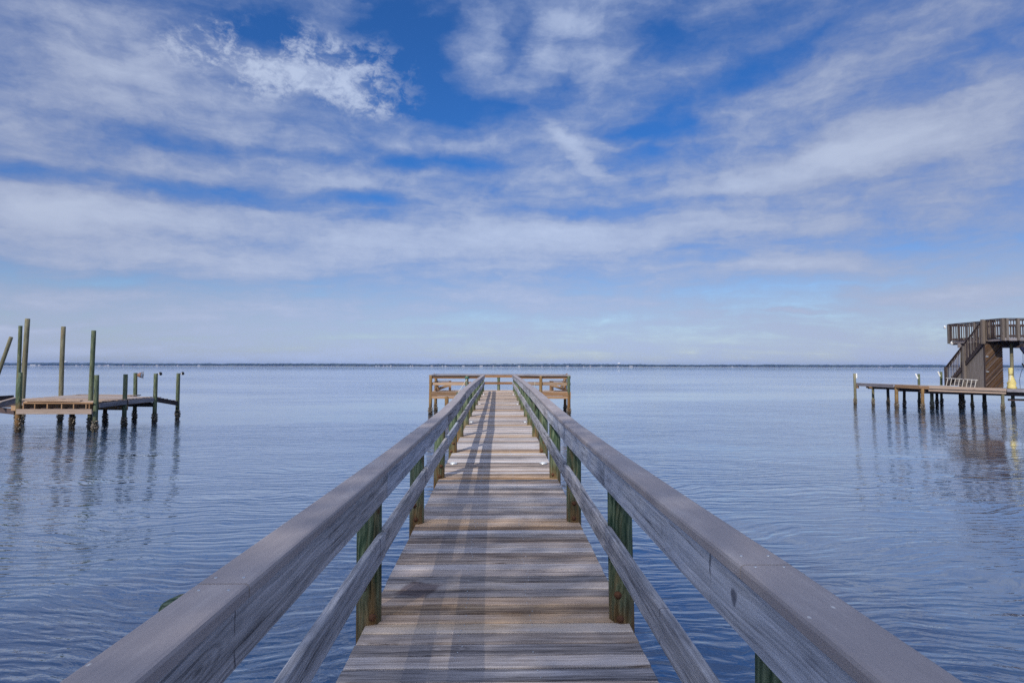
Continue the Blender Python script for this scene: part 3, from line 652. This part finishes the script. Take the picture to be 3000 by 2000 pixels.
# Adirondack chairs
def chair(x, y, rz, label):
    t = thing("adirondack_chair", (x, y, .207 + TZ), label, "chair", "wooden chairs on the end platform", rz=rz)
    W = .58
    for i in range(5):
        yy = -W / 2 + .06 + i * (W - .12) / 4
        f = 1 - abs(i - 2) * .04
        bar("back_slat", (-.18, yy, .20), (-.18 - .34 * f, yy, .20 + .78 * f), .10, .02, t, M_grey if i == 0 else M_new, up=(1, 0, .4))
    for i in range(6):
        u = i / 5
        bar("seat_slat", (.32 - .50 * u, -W / 2, .37 - .17 * u), (.32 - .50 * u, W / 2, .37 - .17 * u), .085, .02, t, M_new)
    for s in (-1, 1):
        yy = s * (W / 2 + .03)
        bar("side_board", (.36, yy * .93, .33), (-.50, yy * .93, .03), .025, .12, t, M_new)
        bar("front_leg", (.34, yy, 0), (.34, yy, .53), .025, .12, t, M_new, up=(1, 0, 0))
        bar("rear_leg", (-.28, yy, .05), (-.36, yy, .53), .025, .10, t, M_new, up=(1, 0, 0))
        bar("arm", (.42, yy, .545), (-.40, yy, .545), .13, .025, t, M_grey)
    bar("back_brace", (-.42, -W / 2, .52), (-.42, W / 2, .52), .07, .03, t, M_new)
    return t
chair(-2.98, 33.2, R(6), "low wooden slatted chair facing right at the left end of the platform")
chair(3.22, 33.2, R(184), "low wooden slatted chair facing left at the right end of the platform")

# round lights let into the deck
me_ring = lathe([(.062, 0), (.060, .012), (.048, .018), (.046, .010)])
me_dome = lathe([(.045, .008), (.040, .022), (.022, .031), (.004, .033)])
me_stud = lathe([(.009, .010), (.009, .024), (.004, .026)], 6)
M_lens = plain("frosted_lens", (.74, .78, .80), 0.15)
order = ("nearest", "second nearest", "third nearest", "farthest")
for i, q in enumerate((9.77, 16.3, 22.8, 29.3)):
    for s in (-1, 1):
        t = thing("deck_light", (s * .715, q, deckz(q) + .002), "round silver deck light on the pier planks, %s in the %s row" % (order[i], "left" if s < 0 else "right"), "deck light", "round lights along the pier deck")
        obj("trim_ring", me_ring, t, M_metal); obj("lens", me_dome, t, M_lens)
        for k in range(4): obj("screw", me_stud, t, M_metal, loc=(.053 * math.cos(k * 1.57 + .4), .053 * math.sin(k * 1.57 + .4), 0))

# ------------------------------------------------------------------ the broken dock on the left
LY, LZ = 0.38, 0.056
dock = thing("derelict_dock", (0, LY, LZ), "broken old timber dock on oyster-crusted pilings at left", "dock")
def dpost(x, y, top, r, mat, s, **k): return pier_pile(x, y, top, r, mat, "dock_post", True, s, dock, **k)
DX = -15.18
p_front_left = dpost(-17.95, 22.9, 1.32, .095, M_post, 1, h=.55)
dpost(DX, 23.0, 1.23, .085, M_pile, 2)
dpost(DX - .1, 24.95, 1.23, .085, M_pile, 3)
p2 = dpost(DX + .12, 26.75, 1.24, .085, M_pile, 4)
p1 = dpost(DX + .10, 28.7, 1.23, .085, M_pile, 5)
p3 = dpost(-16.72, 28.1, 1.25, .085, M_pile, 6)
dpost(-17.35, 27.0, .0, .085, M_dpile, 7); dpost(-17.55, 25.2, .0, .10, M_dpile, 8)
dpost(-22.95, 28.0, 1.22, .09, M_pile, 9)
rnd = random.Random(31)
def dz_(x): return .245 + (x + 19) * -.010
y = 23.02; i = 0
while y < 28.3:
    x0 = -17.85 if y < 24.2 else -18.9 - (y - 24.2) * .10
    x1 = DX - .02 if y < 26.8 else -16.55
    if i not in (2,):
        p = bar("plank", (x0 + rnd.uniform(-.1, .1), y, dz_(x0) + rnd.uniform(-.006, .008)), (x1 + rnd.uniform(-.03, .03), y, dz_(x1) + rnd.uniform(-.006, .008)), .14, .038, dock, M_pale if rnd.random() < .3 else M_grey)
        p["tan"] = rnd.uniform(0, .5)
    y += .150; i += 1
bar("loose_board", (-17.7, 22.93, .262), (-15.7, 22.98, .272), .14, .035, dock, M_pale)["tan"] = .4
bar("edge_board", (-17.75, 22.86, .19), (DX, 22.86, .185), .05, .055, dock, M_new)["tan"] = .3
for xx in (-17.75, -17.33, -16.87, -16.34, -15.90, -15.44, -15.32):
    bar("joist", (xx, 22.85, .065), (xx, 27.0, .075), .042, .19, dock, M_new)["tan"] = .5
bar("front_beam", (-17.95, 22.80, -.125), (DX, 22.80, -.125), .05, .19, dock, M_pale)
bar("beam", (-17.9, 23.05, -.10), (DX, 23.05, -.10), .05, .19, dock, M_brown)
bar("beam", (-19.0, 25.0, -.10), (DX, 25.0, -.13), .06, .19, dock, M_new)
bar("beam", (-19.3, 27.0, -.10), (DX, 27.0, -.13), .06, .19, dock, M_brown)
bar("side_beam", (DX + .10, 23.05, .085), (DX + .02, 24.88, .10), .05, .17, dock, M_grey)
bar("side_beam", (DX + .02, 25.0, .10), (DX + .10, 26.7, .105), .05, .17, dock, M_grey)
bar("side_beam", (DX + .12, 26.82, .105), (DX + .12, 28.66, -.175), .05, .20, dock, M_brown)
bar("side_beam", (-18.9, 24.3, .10), (-19.3, 28.2, .10), .05, .19, dock, M_grey)
bar("joist", (-16.45, 26.9, .0), (-16.45, 28.5, -.1), .05, .19, dock, M_brown)
for k in range(7):
    f = k / 6; yy = 26.95 + f * 1.7; zz = .205 - f * .27
    p = bar("plank", (-16.5 + rnd.uniform(-.06, .06), yy, zz), (DX + .10 + rnd.uniform(-.04, .04), yy, zz + rnd.uniform(-.01, .015)), .14, .036, dock, M_grey)
# sunken finger frame running out of the picture
bar("side_beam", (-19.0, 23.3, .07), (-20.2, 25.7, .14), .05, .20, dock, M_grey)
bar("edge_board", (-19.0, 23.3, .19), (-20.2, 25.7, .255), .14, .035, dock, M_pale)
bar("side_beam", (-22.75, 27.4, .10), (-22.72, 28.75, .10), .05, .20, dock, M_brown)
bar("side_beam", (-23.2, 25.2, .10), (-22.75, 27.4, .10), .05, .20, dock, M_brown)
bar("beam", (-21.4, 25.2, -.15), (-18.3, 23.2, -.16), .09, .21, dock, M_brown)
bar("beam", (-23.0, 28.3, -.08), (-19.2, 28.3, -.08), .08, .2, dock, M_brown)
bar("beam", (-23.2, 26.6, -.12), (-19.4, 26.6, -.12), .08, .2, dock, M_brown)
bar("beam", (-18.4, 23.15, -.02), (-17.85, 22.95, -.02), .06, .19, dock, M_new)

def tall_pile(px, y, top, r, label, lean=(0, 0), mat=M_pile, s=0):
    L = round(top + 2.6, 2); x = (px - 1461) * y / 1785
    o = obj("tall_piling", pile_mesh(r, L, s % 5, 14, 12), None, mat, loc=(x, y + LY, top - L + LZ)); o.rotation_euler = (lean[1], lean[0], 0)
    tag(o, label, "piling", "tall pilings round the broken dock")
    c = obj("oyster_crust", oyster_mesh(round(r, 2), .45, s % 4), o, M_oyster, loc=(0, 0, WATER_Z - .04 - top + L)); c["kind"] = "stuff"
    return o
def ztop(py, y): return EYE + (1067 - py) * y / 1785
tall_pile(268, 23.75, ztop(969, 23.75), .085, "tall green piling standing right behind the dock's front right corner post", (R(.4), 0), s=1)
tall_pile(184, 27.3, ztop(957.4, 27.3), .095, "lone tall piling rising behind the middle of the broken dock", (R(.4), 0), M_gpile, 2)
tall_pile(72, 26.6, ztop(934.4, 26.6), .10, "tallest piling, right one of the close pair behind the dock", (R(1.2), 0), M_gpile, 3)
tall_pile(61, 28.0, ztop(955.6, 28.0), .082, "thin green piling, left one of the close pair behind the dock", (R(.2), 0), s=4)
tall_pile(-86, 25.0, ztop(970, 25.0), .075, "slanting piling leaning to the right at the picture's left edge", (R(17.5), 0), M_gpile, 5)

# lamps on three dock posts
me_globe = None
bm = bmesh.new(); bmesh.ops.create_uvsphere(bm, u_segments=14, v_segments=10, radius=.062); me_globe = from_bm(bm, "globe", True)
def globe_lamp(post, dx, dark, label):
    x, y = post.location.x, post.location.y + LY
    top = post.location.z + LZ + max(v.co.z for v in post.data.vertices)
    t = thing("post_lamp", (x + .08, y, top - .02), label, "lamp", "lamps on the broken dock's posts")
    bar("arm", (-.02, 0, 0), (dx - .04, 0, 0.005), .035, .035, t, M_black)
    obj("globe", me_globe, t, M_white, loc=(dx, 0, .005))
    if dark: obj("hood", lathe([(.078, .0), (.080, .03), (.055, .065), (.01, .082)], 12), t, M_black, M=Matrix.Translation((dx, 0, .005)) @ Matrix.Rotation(R(70), 4, 'Y'))
globe_lamp(p2, .115, True, "white globe lamp on the right side of the dock's second-last post")
globe_lamp(p1, .105, True, "small globe lamp with dark hood on the dock's outermost post")
top3 = 1.25
t = thing("flood_lamp", (-16.62, 28.1 + LY, top3 - .09 + LZ), "brown flood lamp on the rear post of the broken dock", "lamp", "lamps on the broken dock's posts")
obj("housing", lathe([(.05, -.06), (.09, -.02), (.12, .08), (.135, .14)], 12), t, plain("rusty_steel", (.22, .12, .08), .7), M=Matrix.Translation((.06, 0, 0)) @ Matrix.Rotation(R(90), 4, 'Y'))
obj("lens", lathe([(.125, 0), (.12, .012), (.02, .02)], 12), t, M_lens, M=Matrix.Translation((.19, 0, 0)) @ Matrix.Rotation(R(90), 4, 'Y'))
bar("bracket", (.24, 0, -.17), (.24, 0, .17), .03, .02, t, M_wall_t, up=(1, 0, 0))

# ------------------------------------------------------------------ boathouse dock on the right
RY, RZ = -0.62, 0.05
rd = thing("boathouse_dock", (0, RY, RZ), "low timber dock on many pilings at right, with pale new edge boards", "dock")
def rz(x): return .56 - (x - 23.8) * .033
def rpile(px, y, top, r, mat, s, sq=False, crust=True):
    x = (px - 1461) * y / 1785
    return pier_pile(x, y, top, r * .6, mat, "piling", crust, s, rd, h=.45), x
rp = [rpile(2499.5, 40.6, 1.17, .14, M_gpile, 1), rpile(2689, 40.3, 1.15, .13, M_pile, 2), rpile(2755.5, 40.6, 1.30, .13, M_pile, 3)]
for i, (px, y, mat, r) in enumerate(((2552, 39.6, M_gpile, .13), (2596, 38.6, M_dpile, .14), (2620, 36.8, M_opile, .17), (2643.6, 38.2, M_dpile, .14), (2696, 34.95, M_opile, .15), (2725, 36.6, M_gpile, .16),
                                     (2741, 39.8, M_dpile, .14), (2810, 37.0, M_dpile, .16), (2844, 37.1, M_gpile, .12), (2880.5, 36.6, M_dpile, .17), (2933, 35.2, M_gpile, .14))):
    rpile(px, y, .35 if px != 2620 else .53, r, mat, i)
rnd = random.Random(77)
y = 35.1; i = 0
def ledge(y): return 24.05 - (y - 35) * .03
while y < 40.7:
    x0 = ledge(y) if y < 39.8 else 23.7
    p = bar("plank", (x0 + rnd.uniform(-.03, .03), y, rz(x0) - .02), (35.0, y, rz(35.0) - .02), .135, .038, rd, M_grey); p["tan"] = rnd.uniform(0, .3)
    y += .1405
bar("edge_board", (23.78, 36.9, .46), (23.68, 40.6, .46), .045, .20, rd, M_grey)
bar("edge_board", (24.0, 34.95, .455), (23.82, 36.75, .46), .045, .19, rd, M_new)["tan"] = .4
bar("edge_board", (23.98, 34.93, .45), (24.55, 34.94, .43), .05, .16, rd, M_new)
bar("upper_edge_board", (24.5, 34.97, .47), (29.1, 35.02, .315), .045, .165, rd, M_pale)
bar("lower_edge_board", (24.6, 35.05, .305), (29.15, 35.10, .15), .045, .15, rd, M_pale)
bar("edge_board", (29.15, 35.02, .29), (35.0, 35.02, .10), .045, .18, rd, M_grey)
bar("beam", (24.3, 35.4, .2), (35, 35.4, -.1), .09, .2, rd, M_brown)
bar("beam", (24.0, 37.0, .25), (35, 37.0, -.05), .09, .2, rd, M_brown)
bar("beam", (23.9, 39.6, .3), (35, 39.6, .0), .09, .2, rd, M_brown)
bar("beam", (23.75, 39.55, .33), (25.1, 39.5, .33), .10, .16, rd, M_new)
bar("cleat_block", (23.72, 40.45, .2), (23.72, 40.45, .5), .12, .10, rd, M_new)
for px in range(3):
    o, x = rp[px]; top = (1.17, 1.15, 1.30)[px]; yy = o.location.y
    sgn = 1 if px == 0 else -1
    bar("white_tag", (x + sgn * (.09 if px == 0 else .24), yy - .05, top + .02), (x + sgn * .10, yy - .05, top - .30), .02, .09, rd, M_white, up=(0, 1, 0) if False else (1, 0, 0))

# raised sun deck with stair
sdk = thing("raised_deck", (0, RY, RZ), "dark brown raised sun deck with baluster railing and a stair at right", "deck")
XF, XN, YN, YS, YB = 29.9, 29.25, 35.3, 36.55, 40.4       # stair side, near corner, front edge, stairwell, back edge
ZT, ZF = 4.44, 3.30
y = YN + .1
while y < YB:
    bar("floor_board", ((XN if y < YS else XF) + .02, y, ZF - .02), (35.5, y, ZF - .02), .138, .036, sdk, M_brown); y += .143
def railing(p0, p1, step, mid=None, posts=True):
    p0, p1 = Vector(p0), Vector(p1); L = (p1 - p0).length; n = int(L / step)
    up = Vector((0, 0, 1))
    bar("hand_rail", p0 + up * ZT, p1 + up * ZT, .15, .045, sdk, M_brown)
    bar("top_rail", p0 + up * (ZT - .09), p1 + up * (ZT - .09), .04, .09, sdk, M_brown)
    bar("bottom_rail", p0 + up * (ZF + .12), p1 + up * (ZF + .12), .04, .14, sdk, M_brown)
    if mid: bar("middle_rail", p0 + up * mid, p1 + up * mid, .04, .10, sdk, M_brown)
    dv = (p1 - p0) / L; nn = Vector((-dv.y, dv.x, 0)) * .04
    for k in range(1, n):
        q = p0 + dv * (L * k / n)
        bar("baluster", q + up * (ZF + .04) + nn, q + up * (ZT - .04) + nn, .04, .04, sdk, M_ply if k % 3 == 0 else M_brown, bev=.003)
    bar("rim_board", p0 + up * (ZF - .07) - nn, p1 + up * (ZF - .07) - nn, .045, .17, sdk, M_grey)
def newel(x, y, z0, z1, wd=.13, mat=M_brown): bar("newel_post", (x, y, z0), (x, y, z1), wd, wd, sdk, mat)
railing((XF, YS, 0), (XF, YB, 0), .165)
railing((XN, YN, 0), (XN + .02, YS - .05, 0), .15, ZT - .40)
railing((XN, YN, 0), (35.5, YN, 0), .17, ZT - .42)
railing((XF, YB, 0), (35.5, YB, 0), .17)
for (x, y) in ((XF, YB), (XF, 38.2), (XN + .02, YS - .03), (XN, YN), (XN + .22, YN - .03), (XN + .85, YN - .05), (XN + 1.9, YN - .05)): newel(x, y, ZF - .14, ZT + .0, .14, M_ply)
bar("beam", (XF - .1, 39.5, 3.0), (35.5, 39.5, 3.0), .09, .28, sdk, M_grey)
bar("beam", (XN + .05, 36.6, 3.02), (35.5, 36.6, 3.02), .09, .28, sdk, M_brown)
bar("beam", (XN + 1.2, YN + .25, 3.0), (35.5, YN + .25, 2.98), .09, .30, sdk, M_grey)
for k in range(9): bar("joist", (30.1 + k * .6, YN + .05, 3.17), (30.1 + k * .6, YB - .05, 3.17), .04, .2, sdk, M_brown)
pier_pile(30.05, 39.5, 2.95, .085, M_gpile, "support_piling", True, 3, sdk); pier_pile(30.5, 36.2, 3.0, .09, M_gpile, "support_piling", True, 4, sdk)
# dark brace struts under the near corner
bar("brace", (30.2, YN + .2, 2.75), (30.9, YN + .2, 3.1), .05, .07, sdk, M_brown)
# stair along the outer side, rising towards the camera
SX0, SX1 = 29.0, 29.82
sb, st = Vector((0, 39.5, .52)), Vector((0, YS - .1, ZF - .02))
run = (st - sb)
for xx in (SX0, SX1):
    bar("stringer", Vector((xx, 0, -.12)) + sb, Vector((xx, 0, -.12)) + st, .045, .26, sdk, M_brown, up=(0, 0, 1))
for k in range(14):
    q = sb + run * ((k + .6) / 14.5)
    bar("tread", (SX0 + .03, q.y, q.z + .03), (SX1 - .03, q.y, q.z + .03), .27, .036, sdk, M_brown)
h_ = Vector((0, 0, 1.0))
bar("stair_hand_rail", Vector((SX0, 0, 0)) + sb + h_ + Vector((0, .12, .0)), Vector((SX0, 0, 0)) + st + h_ + Vector((0, -.05, .16)), .12, .045, sdk, M_brown)
bar("stair_top_rail", Vector((SX0, 0, -.09)) + sb + h_, Vector((SX0, 0, -.09)) + st + h_ + Vector((0, 0, .14)), .04, .09, sdk, M_brown)
n = 27
for k in range(1, n):
    q = sb + run * (k / n)
    bar("baluster", (SX0 - .04, q.y, q.z - .05), (SX0 - .04, q.y, q.z + .96 + .1 * k / n), .035, .035, sdk, M_ply if k % 2 else M_brown, bev=.003)
newel(SX0 - .02, 39.52, .4, 1.62, .15); newel(SX0 - .02, 37.95, .4, 2.92, .15, M_ply); newel(SX0, YS - .1, ZF - .3, ZT + .02, .16, M_ply)
# two flood lights at the far corner
for (x, y, z, s) in ((29.62, 40.4, 4.25, 1), (29.9, 40.2, 3.18, .9)):
    obj("flood_light", lathe([(.03, -.12), (.06, -.04), (.085, .06), (.08, .075)], 10), sdk, M_white, M=Matrix.Translation((x - .06, y - .1, z)) @ Matrix.Rotation(R(-150), 4, 'X') @ Matrix.Rotation(R(25), 4, 'Y'))

# store closed in below the stair and the deck
shed = thing("storage_shed", (0, RY, RZ), "wooden store with diagonal slats and grey plywood below the raised deck", "shed")
zb = .41
bm = bmesh.new()      # plywood side, cut to the stair's slope
pts = [(39.4, zb + .04), (36.5, zb - .03), (36.5, 2.86), (39.4, .46)]
va = [[bm.verts.new((x, yy, zz)) for yy, zz in pts] for x in (29.08, 29.10)]
bm.faces.new(va[0]); bm.faces.new(va[1][::-1])
for i in range(4): bm.faces.new((va[0][i], va[1][i], va[1][(i + 1) % 4], va[0][(i + 1) % 4]))
bmesh.ops.recalc_face_normals(bm, faces=bm.faces)
bmesh.ops.transform(bm, matrix=Matrix.Rotation(R(90), 4, 'Y'), verts=bm.verts)   # grain runs upright
obj("plywood_panel", from_bm(bm, "plywood_panel"), shed, M_ply, M=Matrix.Rotation(R(-90), 4, 'Y'))
FX0, FX1, FZ0, FZ1, FY = 29.06, 30.18, zb - .02, 2.98, 36.46
bar("back_panel", (FX0, FY + .05, (FZ0 + FZ1) / 2), (FX1, FY + .05, (FZ0 + FZ1) / 2), .03, FZ1 - FZ0, shed, M_brown)
bar("corner_post", (FX0 + .0, FY - .02, FZ0), (FX0 + .0, FY - .02, FZ1), .05, .05, shed, M_brown)
bar("side_wall", (FX1 - .02, FY + .05, (FZ0 + FZ1) / 2), (FX1 - .02, 39.4, (FZ0 + FZ1) / 2), .03, FZ1 - FZ0, shed, M_brown)
rnd = random.Random(9); st_ = .098; c = FZ0 - (FX1 - FX0)
while c < FZ1:            # slats climb to the right at 45 degrees, clipped to the wall
    x0 = max(FX0 + .03, FX0 + (FZ0 - c)); x1 = min(FX1, FX0 + (FZ1 - c))
    if x1 - x0 > .05:
        bar("slat", (x0, FY + rnd.uniform(0, .012), c + x0 - FX0), (x1, FY + rnd.uniform(0, .012), c + x1 - FX0), .022, .058, shed, M_siding if rnd.random() < .75 else M_brown, up=(-1, 0, 1), bev=.003)["tan"] = rnd.uniform(0, .16)
    c += st_ * 1.0
for z_ in (2.25, 1.35): bar("latch", (FX0 + .06, FY - .03, z_), (FX0 + .22, FY - .03, z_), .03, .06, shed, M_metal)

# ladder lying on its side against the plywood
lad = thing("ladder", (28.8, 38.2 + RY, .43 + RZ), "pale aluminium ladder lying on its side against the plywood", "ladder")
y0, y1 = 1.35, -1.35
bar("side_rail", (0, y0 + .35, -.02), (.0, y1 - .35, -.10), .03, .06, lad, M_alu)
bar("side_rail", (.12, y0 - .1, .48), (.12, y1, .40), .03, .06, lad, M_alu)
for k in range(8):
    yy = y0 - .25 - k * (y0 - y1 - .35) / 7
    bar("rung", (.0, yy, -.05), (.12, yy, .44), .035, .035, lad, M_alu)

# yellow cover tied up beside the pile
cov = thing("yellow_cover", (30.02, 35.75 + RY, .33 + RZ), "crumpled yellow canvas cover tied upright beside a piling", "cover")
bm = bmesh.new(); prev = None; rnd = random.Random(4); seg = 12
for z, r, ox in ((0, .20, .05), (.1, .24, .06), (.22, .19, .04), (.34, .21, .05), (.5, .17, .03), (.68, .13, .01), (.80, .10, 0), (.86, .095, 0), (1.0, .11, 0), (1.2, .105, 0), (1.25, .08, 0)):
    ring = [bm.verts.new((ox + r * (1 + rnd.uniform(-.2, .2)) * math.cos(6.2832 * j / seg), r * (1 + rnd.uniform(-.2, .2)) * math.sin(6.2832 * j / seg), z)) for j in range(seg)]
    if prev:
        for j in range(seg): bm.faces.new((prev[j], prev[(j + 1) % seg], ring[(j + 1) % seg], ring[j])).smooth = True
    else: bm.faces.new(ring[::-1])
    prev = ring
bm.faces.new(prev)
obj("canvas", from_bm(bm, "canvas"), cov, M_yellow)
tube("cord", [Vector((.115 * math.cos(i * .8), .115 * math.sin(i * .8), .84 + .002 * i)) for i in range(17)], .010, M_black, cov)
tube("loose_cord", [(-.1, -.08, .83), (-.16, -.1, .6), (-.2, -.08, .4), (-.12, -.1, .5), (-.08, -.12, .8)], .010, M_white, cov)

# boat lift at the right edge
lift = thing("boat_lift", (30.75, 35.35 + RY, RZ), "dark blue steel boat lift with winch arm at the picture's right edge", "boat lift")
bar("upright", (0, 0, -2.2), (0, 0, 3.0), .26, .26, lift, M_navy)
bar("head_beam", (-.35, .0, 2.86), (5, .0, 2.86), .2, .22, lift, M_brown)
bar("brace", (-.02, -.02, 2.2), (-.42, -.02, 2.75), .10, .16, lift, M_navy)
bar("winch_arm", (-.40, -.12, 1.72), (.3, -.12, 1.72), .10, .12, lift, M_grey)
bar("hook", (-.38, -.14, 1.62), (-.50, -.14, 1.84), .05, .05, lift, M_black)
bar("cross_bar", (-1.0, .3, .02), (4, .3, -.05), .10, .14, lift, M_brown)
bar("cross_bar", (-1.0, .3, -.28), (4, .3, -.34), .10, .12, lift, M_brown)
tube("cable", [(-.42, -.12, 2.7), (-.42, -.12, 1.8)], .010, M_black, lift)
tube("hose", [(-.42, -.14, 1.62), (-.58, -.14, 1.3), (-.66, -.12, .9), (-.62, -.1, .4)], .012, M_black, lift)

# ------------------------------------------------------------------ land and oaks behind the camera: they shade the near end of the pier
M_soil = plain("shore_grass", (.07, .10, .035), 0.95, 0, 0.4, 0.5)
bm = bmesh.new()
gv = [[bm.verts.new((x, yv, z + (0.25 * noise.noise((x * .1, yv * .1, 0)) if z > 0 else 0))) for x in range(-70, 71, 10)] for yv, z in ((-9, -1.6), (-12, -.3), (-15, .3), (-40, 1.0), (-120, 1.5))]
for i in range(4):
    for j in range(14): bm.faces.new((gv[i][j], gv[i + 1][j], gv[i + 1][j + 1], gv[i][j + 1]))
tag(obj("shore", from_bm(bm, "shore"), None, M_soil), kind='structure')
M_bark = plain("oak_bark", (.09, .07, .055), 0.95, 0, 0.4, 8)
M_leaf = plain("oak_leaves", (.06, .10, .03), 0.7, 0, 0.4, 3)
def oak(x, y, H, rad, seed, label):
    rnd = random.Random(seed)
    t = thing("oak_tree", (x, y, .3), label, "tree", "oaks on the near shore")
    tr = tube("trunk", [(0, 0, -.3), (.1, 0, 1.5), (.0, .15, 3.5), (.15, .1, H * .45), (.1, 0, H * .75)], .38, M_bark, t, 10)
    for k in range(7):
        a = k * .9 + rnd.random(); z = H * (.30 + .05 * k)
        tube("limb", [(0.05, .05, z), (math.cos(a) * rad * .35, math.sin(a) * rad * .35, z + H * .10), (math.cos(a) * rad * .8, math.sin(a) * rad * .8, z + H * .18)], .12, M_bark, t, 7)
    V, F = [], []
    for k in range(36000):       # airy crown of small leaves, a little clumped, full to its rim
        u = Vector((rnd.gauss(0, 1), rnd.gauss(0, 1), rnd.gauss(0, 1))).normalized() * rnd.random() ** .30
        p = Vector((u.x * rad, u.y * rad, H * .68 + u.z * H * .32))
        if noise.noise(p * .55) < -.28 + .25 * (u.length < .6): continue
        q = Vector((rnd.gauss(0, 1), rnd.gauss(0, 1), rnd.gauss(0, 1))).normalized().to_track_quat('Z', 'Y')
        s = rnd.uniform(.07, .13); b0 = len(V)
        V += [p + q @ Vector((-s, 0, 0)), p + q @ Vector((0, -s * .5, .02)), p + q @ Vector((s, 0, 0)), p + q @ Vector((0, s * .5, .02))]
        F.append((b0, b0 + 1, b0 + 2, b0 + 3))
    me = bpy.data.meshes.new("crown"); me.from_pydata(V, [], F)
    obj("crown", me, t, M_leaf)["kind"] = "stuff"
oak(-9.6, -14.5, 16.6, 5.6, 1, "broad live oak on the grassy shore behind the pier")
oak(-15.5, -19.5, 17.0, 5.5, 2, "second live oak farther back on the shore")

# ------------------------------------------------------------------ sea haze: the air between here and the far shore
bm = bmesh.new(); bmesh.ops.create_cube(bm, size=1)
bmesh.ops.scale(bm, vec=(10800, 3900, 27), verts=bm.verts); bmesh.ops.translate(bm, vec=(0, 1800, 11), verts=bm.verts)
hz = bpy.data.materials.new("sea_haze"); hz.use_nodes = True; hn = hz.node_tree.nodes; hn.clear()
vo = hn.new('ShaderNodeVolumePrincipled'); vo.inputs['Color'].default_value = (.20, .42, 1, 1); vo.inputs['Density'].default_value = 0.00010; vo.inputs['Anisotropy'].default_value = 0.0
hz.node_tree.links.new(vo.outputs[0], hn.new('ShaderNodeOutputMaterial').inputs['Volume'])
tag(obj("haze", from_bm(bm, "haze"), None, hz), kind='stuff')
